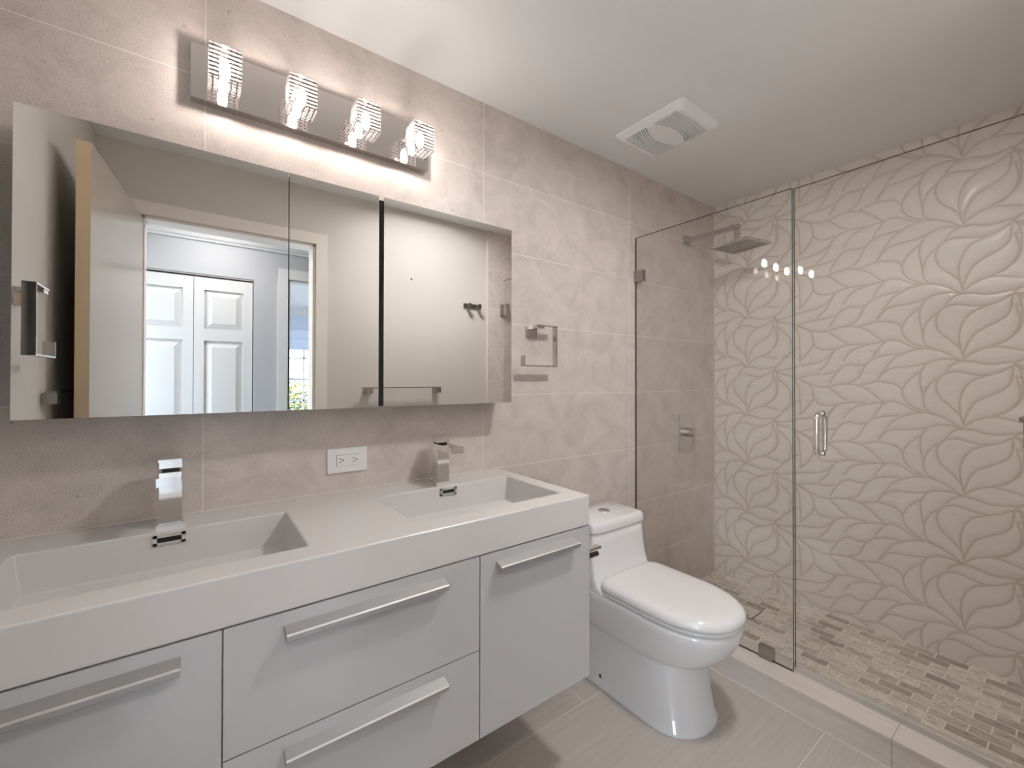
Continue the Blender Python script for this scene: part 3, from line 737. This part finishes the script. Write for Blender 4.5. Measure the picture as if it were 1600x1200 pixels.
towel_bar('flat chrome towel bar on the cream wall beside the doorway, reflected in the mirror', (1.085, YF, 1.19), PI, .53, .055, 'towel bars')
towel_bar('flat chrome towel bar on the left wall, half hidden behind the open door', (XL, -.835, 1.20), PI / 2, .46, .034, 'towel bars')
hk = thing('robe_hook', 'double chrome robe hook on the cream wall, reflected in the mirror', 'hook', (1.625, YF, 1.785), PI)
obj('back_bar', one(bbox, -.07, .07, -.008, 0, -.016, .016, w=.001), 'dark_nickel', hk)
for x in (-.045, .04):
    bm = bmesh.new(); bbox(bm, x - .011, x + .011, -.045, -.0075, -.016, -.006, w=.001); bbox(bm, x - .011, x + .011, -.048, -.040, -.016, .014, w=.001); obj('hook', bm, 'dark_nickel', hk)
tag(obj('screw_hole', one(tube, (1.158, YF + .0012, 1.92), (1.158, YF - .002, 1.92), .006, n=16), 'dark'), 'small dark screw hole in the cream wall, reflected in the mirror', 'hole')
# paper holder on the side of the vanity
ph = thing('paper_holder', 'chrome toilet paper holder on the right side of the vanity', 'paper holder', (VX1, -.40, .632))
obj('wall_plate', one(bbox, 0, .010, -.022, .022, -.022, .022, w=.001), 'chrome', ph)
bm = bmesh.new(); bbox(bm, .0095, .160, -.012, .012, .013, .0215, w=.001); obj('arm', bm, 'chrome', ph)
bm = bmesh.new(); tube(bm, (.012, -.002, -.006), (.150, -.002, -.006), .009, n=20); obj('roller', bm, 'black', ph)

# ================================================================== TOILET
TX = 1.480
wc = thing('toilet', 'white one-piece skirted toilet with closed lid between the vanity and shower', 'toilet', (TX, 0, 0))
def dring(hw, yb, yf, z, fl=.22, cr=.03, n=17, hwb=None, p=2.25):
    """closed D outline: square back with rounded corners, superelliptic nose at y=yf"""
    hwb = hw if hwb is None else hwb
    pts = []
    for k in range(6):                                   # back right corner
        a = PI / 2 * (1 - k / 5); pts.append((hwb - cr + cr * math.cos(a), yb - cr + cr * math.sin(a)))
    ys_ = yf + fl
    for k in range(1, 6):
        t = k / 5; pts.append((hwb + (hw - hwb) * t, (yb - cr) * (1 - t) + ys_ * t))
    m_ = 2 * n
    for k in range(1, m_):
        a = PI * k / m_; ca, sa = math.cos(a), math.sin(a)
        pts.append((hw * math.copysign(abs(ca) ** (2 / p), ca), ys_ - fl * abs(sa) ** (2 / p)))
    right = pts[:11]
    for x, y in right[::-1]: pts.append((-x, y))
    return [(x, y, z) for x, y in pts]
bm = bmesh.new()
base = [dring(.156, -.06, -.648, 0.0, .16, .02), dring(.156, -.06, -.648, .012, .16, .02), dring(.150, -.06, -.638, .022, .16, .02),
        dring(.147, -.06, -.624, .10, .16, .02), dring(.145, -.06, -.612, .20, .16, .02), dring(.143, -.06, -.604, .226, .16, .02), dring(.1435, -.06, -.605, .232, .16, .02),
        dring(.150, -.055, -.622, .2345, .17, .02), dring(.1585, -.05, -.650, .240, .19, .02), dring(.162, -.05, -.662, .246, .195, .02), dring(.170, -.05, -.692, .272, .21, .02),
        dring(.176, -.05, -.722, .310, .225, .025), dring(.179, -.05, -.738, .350, .23, .025), dring(.180, -.05, -.744, .378, .23, .025),
        dring(.178, -.05, -.742, .386, .23, .025), dring(.172, -.055, -.735, .390, .225, .025)]
loft(bm, base)
tank = [dring(.179, -.048, -.375, .384, .06, .02, hwb=.176, p=3.2), dring(.178, -.048, -.330, .392, .055, .02, hwb=.175, p=3.4), dring(.1765, -.048, -.295, .408, .045, .02, hwb=.173, p=3.8), dring(.175, -.048, -.272, .435, .035, .02, hwb=.171, p=4),
        dring(.172, -.048, -.258, .48, .03, .02, hwb=.168, p=4), dring(.166, -.048, -.250, .56, .028, .02, hwb=.162, p=4), dring(.162, -.048, -.247, .606, .028, .02, hwb=.158, p=4), dring(.160, -.050, -.244, .609, .028, .02, hwb=.156, p=4)]
loft(bm, tank)
obj('body', bm, 'porcelain', wc, 50)
bm = bmesh.new()
loft(bm, [dring(.162, -.040, -.247, .6125, .028, .02, hwb=.160, p=4), dring(.168, -.034, -.254, .615, .030, .022, hwb=.166, p=4), dring(.168, -.034, -.254, .634, .030, .022, hwb=.166, p=4), dring(.1655, -.036, -.251, .645, .030, .022, hwb=.1635, p=4), dring(.160, -.041, -.245, .652, .030, .022, hwb=.158, p=4), dring(.152, -.048, -.237, .655, .028, .02, hwb=.150, p=4)])
obj('tank_lid', bm, 'porcelain', wc, 60)
bm = bmesh.new()
loft(bm, [dring(.172, -.285, -.742, .3915, .23, .03), dring(.176, -.280, -.746, .395, .23, .03), dring(.176, -.280, -.746, .403, .23, .03), dring(.172, -.285, -.742, .4065, .23, .03)])
obj('seat', bm, 'seat_plastic', wc, 60)
bm = bmesh.new()
loft(bm, [dring(.174, -.272, -.746, .4085, .23, .05), dring(.1795, -.268, -.7505, .412, .235, .052), dring(.180, -.268, -.751, .418, .235, .052), dring(.178, -.269, -.748, .430, .235, .052),
          dring(.171, -.273, -.740, .439, .232, .05), dring(.158, -.282, -.724, .4445, .225, .048), dring(.130, -.30, -.690, .447, .20, .045), dring(.07, -.36, -.60, .4485, .12, .04)])
obj('seat_lid', bm, 'seat_plastic', wc, 180)
bm = bmesh.new(); tube(bm, (0.012, -.140, .6545), (0.012, -.140, .658), .0275, .026, n=32); obj('button_ring', bm, 'chrome', wc)
bm = bmesh.new()
for s in (-1, 1):
    v = [( .012 + s * .0012, -.140 - .0225), (.012 + s * .0012, -.140 + .0225)] + [(.012 + s * .0225 * math.cos(a), -.140 + .0225 * math.sin(a)) for a in [PI / 2 * .94 - PI * .94 * k / 14 for k in range(15)]]
    loft(bm, [[(x, y, z) for x, y in v] for z in (.658, .6605)], smooth=False)
obj('flush_button', bm, 'brushed', wc)
bm = bmesh.new(); tube(bm, (-.1475, -.266, .046), (-.152, -.266, .046), .0115, .010, n=20); tube(bm, (-.150, -.266, .046), (-.1535, -.266, .046), .006, n=12, mi=1)
obj('bolt_cap', bm, ['chrome', 'dark'], wc)
bm = bmesh.new()
for i, w in enumerate((.003, .004, .003, .005, .003)): box(bm, -.022 + i * .0055, -.022 + i * .0055 + w, -.2474, -.2469, .587, .590)
tag_ = obj('maker_mark', bm, 'brushed', wc); tag_['label'] = 'tiny faint grey mark on the tank front'

# ================================================================== SHOWER
def pane_bm(y0, y1, z0, z1, x=XG, t=.010):
    bm = bmesh.new(); v, fs = box(bm, x - t / 2, x + t / 2, y0, y1, z0, z1)
    for f in fs:
        if abs(f.normal.x) < .5: f.material_index = 1
    bm.normal_update()
    for f in bm.faces: f.material_index = 0 if abs(f.normal.x) > .5 else 1
    return bm
GT = 2.009
gp = thing('glass_panel', 'fixed clear glass shower panel against the tiled wall', 'glass panel', (XG, -.376, .099))
HINGE = Matrix.Translation((XG, -1.452, 0)) @ Matrix.Rotation(math.radians(-1.2), 4, 'Z') @ Matrix.Translation((-XG, 1.452, 0))
def lpart(name, bm, m, root, swing=False):
    if swing: bmesh.ops.transform(bm, matrix=HINGE, verts=bm.verts)
    return local(obj(name, bm, m, root), root)
lpart('glass', pane_bm(-.7535, -.003, .1005, GT), ['glass', 'glass_edge'], gp)
bm = bmesh.new(); bbox(bm, XG - .013, XG + .013, -.055, -.0005, 1.772, 1.829, w=.001); o = lpart('clamp', bm, 'dark_nickel', gp); o['label'] = 'square metal clamp on the tiled wall'
bm = bmesh.new(); bbox(bm, XG - .013, XG + .013, -.682, -.627, .0995, .150, w=.001); o = lpart('clamp', bm, 'dark_nickel', gp); o['label'] = 'square grey clamp on the curb'
gd = thing('glass_door', 'clear glass shower door with a chrome pull handle', 'shower door', (XG, -1.105, .10))
lpart('glass', pane_bm(-1.452, -.7545, .112, GT), ['glass', 'glass_edge'], gd, True)
def dhandle(s):
    x0 = XG + s * .005; x1 = XG + s * .040; r = .0095; zc0, zc1 = .968, 1.120; y = -.8435
    bm = bmesh.new(); pts = [(x0, y, zc1)]
    for k in range(9):
        a = PI / 2 * k / 8; pts.append((x1 - s * .026 + s * .026 * math.sin(a), y, zc1 - .026 + .026 * math.cos(a) + .0))
    for k in range(9):
        a = PI / 2 * k / 8; pts.append((x1 - s * .026 + s * .026 * math.cos(a), y, zc0 + .026 - .026 * math.sin(a)))
    pts.append((x0, y, zc0)); pipe(bm, pts, r, 20)
    for z in (zc0, zc1): tube(bm, (x0, y, z), (x0 + s * .004, y, z), .0125, n=24)
    return bm
lpart('pull_handle', dhandle(-1), 'chrome', gd, True); lpart('pull_handle', dhandle(1), 'chrome', gd, True)
for z in (.32, 1.78):
    bm = bmesh.new(); bbox(bm, XG - .014, XG + .014, -1.452, -1.395, z - .045, z + .045, w=.002); bbox(bm, XG - .03, XG + .03, YF + .0115, YF + .018, z - .045, z + .045, w=.001); tube(bm, (XG, -1.449, z - .03), (XG, -1.449, z + .03), .009, n=16)
    lpart('hinge', bm, 'chrome_dim', gd)
bm = bmesh.new(); bbox(bm, XG - .008, XG + .008, -1.449, -.7575, .0995, .119, w=.002); lpart('door_sweep', bm, 'vinyl', gd, True)

sh = thing('rain_shower', 'square chrome rain shower head on a wall arm', 'shower head', (2.385, 0, 2.088))
bm = bmesh.new(); bbox(bm, -.031, .031, -.012, 0, -.028, .028, w=.0015); obj('wall_flange', bm, 'chrome_dim', sh)
bm = bmesh.new(); bbox(bm, -.012, .012, -.318, -.0118, -.012, .012, w=.002); bbox(bm, -.012, .012, -.318, -.293, -.046, -.010, w=.002)
obj('arm', bm, 'chrome_dim', sh)
bm = bmesh.new(); tube(bm, (0, -.3055, -.045), (0, -.3055, -.058), .0125, n=24); bmesh.ops.create_uvsphere(bm, u_segments=24, v_segments=12, radius=.0135, matrix=Matrix.Translation((0, -.3055, -.066))); tube(bm, (0, -.3055, -.074), (0, -.3055, -.0935), .0135, n=24)
for f in bm.faces: f.smooth = len(f.verts) < 5
obj('ball_joint', bm, 'chrome_dim', sh)
HR = Matrix.Translation((.028, -.3055, -.1005)) @ Matrix.Rotation(math.radians(-10), 4, 'Z')
b2 = bmesh.new(); bm = bmesh.new(); bbox(b2, -.104, .104, -.112, .112, -.004, .007, w=.0015); bbox(b2, -.055, .0, -.03, .03, .0065, .011, w=.001); join(bm, b2, HR); hd = obj('head_plate', bm, 'chrome_dim', sh)
bm = bmesh.new()
for i in range(13):
    for j in range(14):
        b2 = HR @ Vector((-.088 + i * .01467, -.0955 + j * .0147, 0))
        tube(bm, (b2.x, b2.y, b2.z - .0058), (b2.x, b2.y, b2.z - .0035), .0028, n=8)
nz = obj('nozzles', bm, 'black', hd); nz['kind'] = 'stuff'
sv = thing('shower_valve', 'chrome rectangular shower valve plate with lever on the tiled wall', 'shower valve', (2.363, 0, .933))
bm = bmesh.new(); bbox(bm, -.061, .061, -.008, 0, -.112, .112, w=.001); obj('plate', bm, 'brushed', sv)
bm = bmesh.new(); tube(bm, (0, -.0078, .004), (0, -.045, .004), .026, n=36); tube(bm, (0, -.045, .004), (0, -.075, .004), .0245, n=36); obj('cartridge', bm, 'chrome_dim', sv, 40)
bm = bmesh.new(); bbox(bm, -.005, .005, -.071, -.064, -.095, -.019, w=.002); obj('lever', bm, 'chrome_dim', sv)
# tile-in drain
dr = thing('floor_drain', 'square tile-insert floor drain with black rim in the mosaic shower floor', 'drain', (2.378, -.345, .012), math.radians(0))
bm = bmesh.new(); h = .062
for a in ((-h, h, -h, -h + .004), (-h, h, h - .004, h), (-h, -h + .004, -h, h), (h - .004, h, -h, h)): box(bm, a[0], a[1], a[2], a[3], .0002, .0022)
obj('rim', bm, 'black', dr)
obj('tile_insert', one(box, -h + .004, h - .004, -h + .004, h - .004, .0002, .0014), 'mosaic', dr)

# ================================================================== CEILING VENT
cv = thing('ceiling_vent', 'white louvred exhaust fan grille on the ceiling', 'vent', (1.692, -.329, ZC))
NX, NY = 150, 420
hx, hy = .150, .174
bm = bmesh.new(); vv = {}
def in_slot(x, y):
    if abs(x) > .118: return False
    u = x / .118
    for s in (-1, 1):
        yy_ = s * y
        if yy_ < 0: continue
        for k in range(10):
            y0 = .034 + k * .0112
            amp = .030 * (1 - k / 12.0)
            yc = y0 + amp * (1 - u * u) - .012
            if y0 - .012 > .128: continue
            if abs(yy_ - yc) < .0018:
                if (x / .112) ** 2 + (y / .050) ** 2 < 1: continue
                return True
    return False
for i in range(NX + 1):
    for j in range(NY + 1):
        x = -hx + 2 * hx * i / NX; y = -hy + 2 * hy * j / NY
        ex = max(0, (abs(x) - (hx - .045)) / .045); ey = max(0, (abs(y) - (hy - .030)) / .030)
        z = -.026 + .020 * (1 - math.cos(min(1, math.hypot(ex, ey)) * PI / 2)) ** 1.0
        cr = .02
        dx, dy = max(0, abs(x) - (hx - cr)), max(0, abs(y) - (hy - cr))
        d = math.hypot(dx, dy)
        if d > cr: f = cr / d; x = math.copysign(hx - cr + dx * f, x); y = math.copysign(hy - cr + dy * f, y)
        sl = in_slot(x, y)
        vv[i, j] = (bm.verts.new((x, y, z + (.010 if sl else 0))), sl)
for i in range(NX):
    for j in range(NY):
        q = [vv[i, j], vv[i, j + 1], vv[i + 1, j + 1], vv[i + 1, j]]
        f = bm.faces.new([a for a, _ in q]); n_ = sum(s for _, s in q); f.smooth = n_ == 0; f.material_index = 1 if n_ >= 3 else 0
rim = [e for e in bm.edges if e.is_boundary]
r = bmesh.ops.extrude_edge_only(bm, edges=rim)
for v in r['geom']:
    if isinstance(v, bmesh.types.BMVert): v.co.z = -.0002
obj('grille', bm, ['vent_plastic', 'dark'], cv)
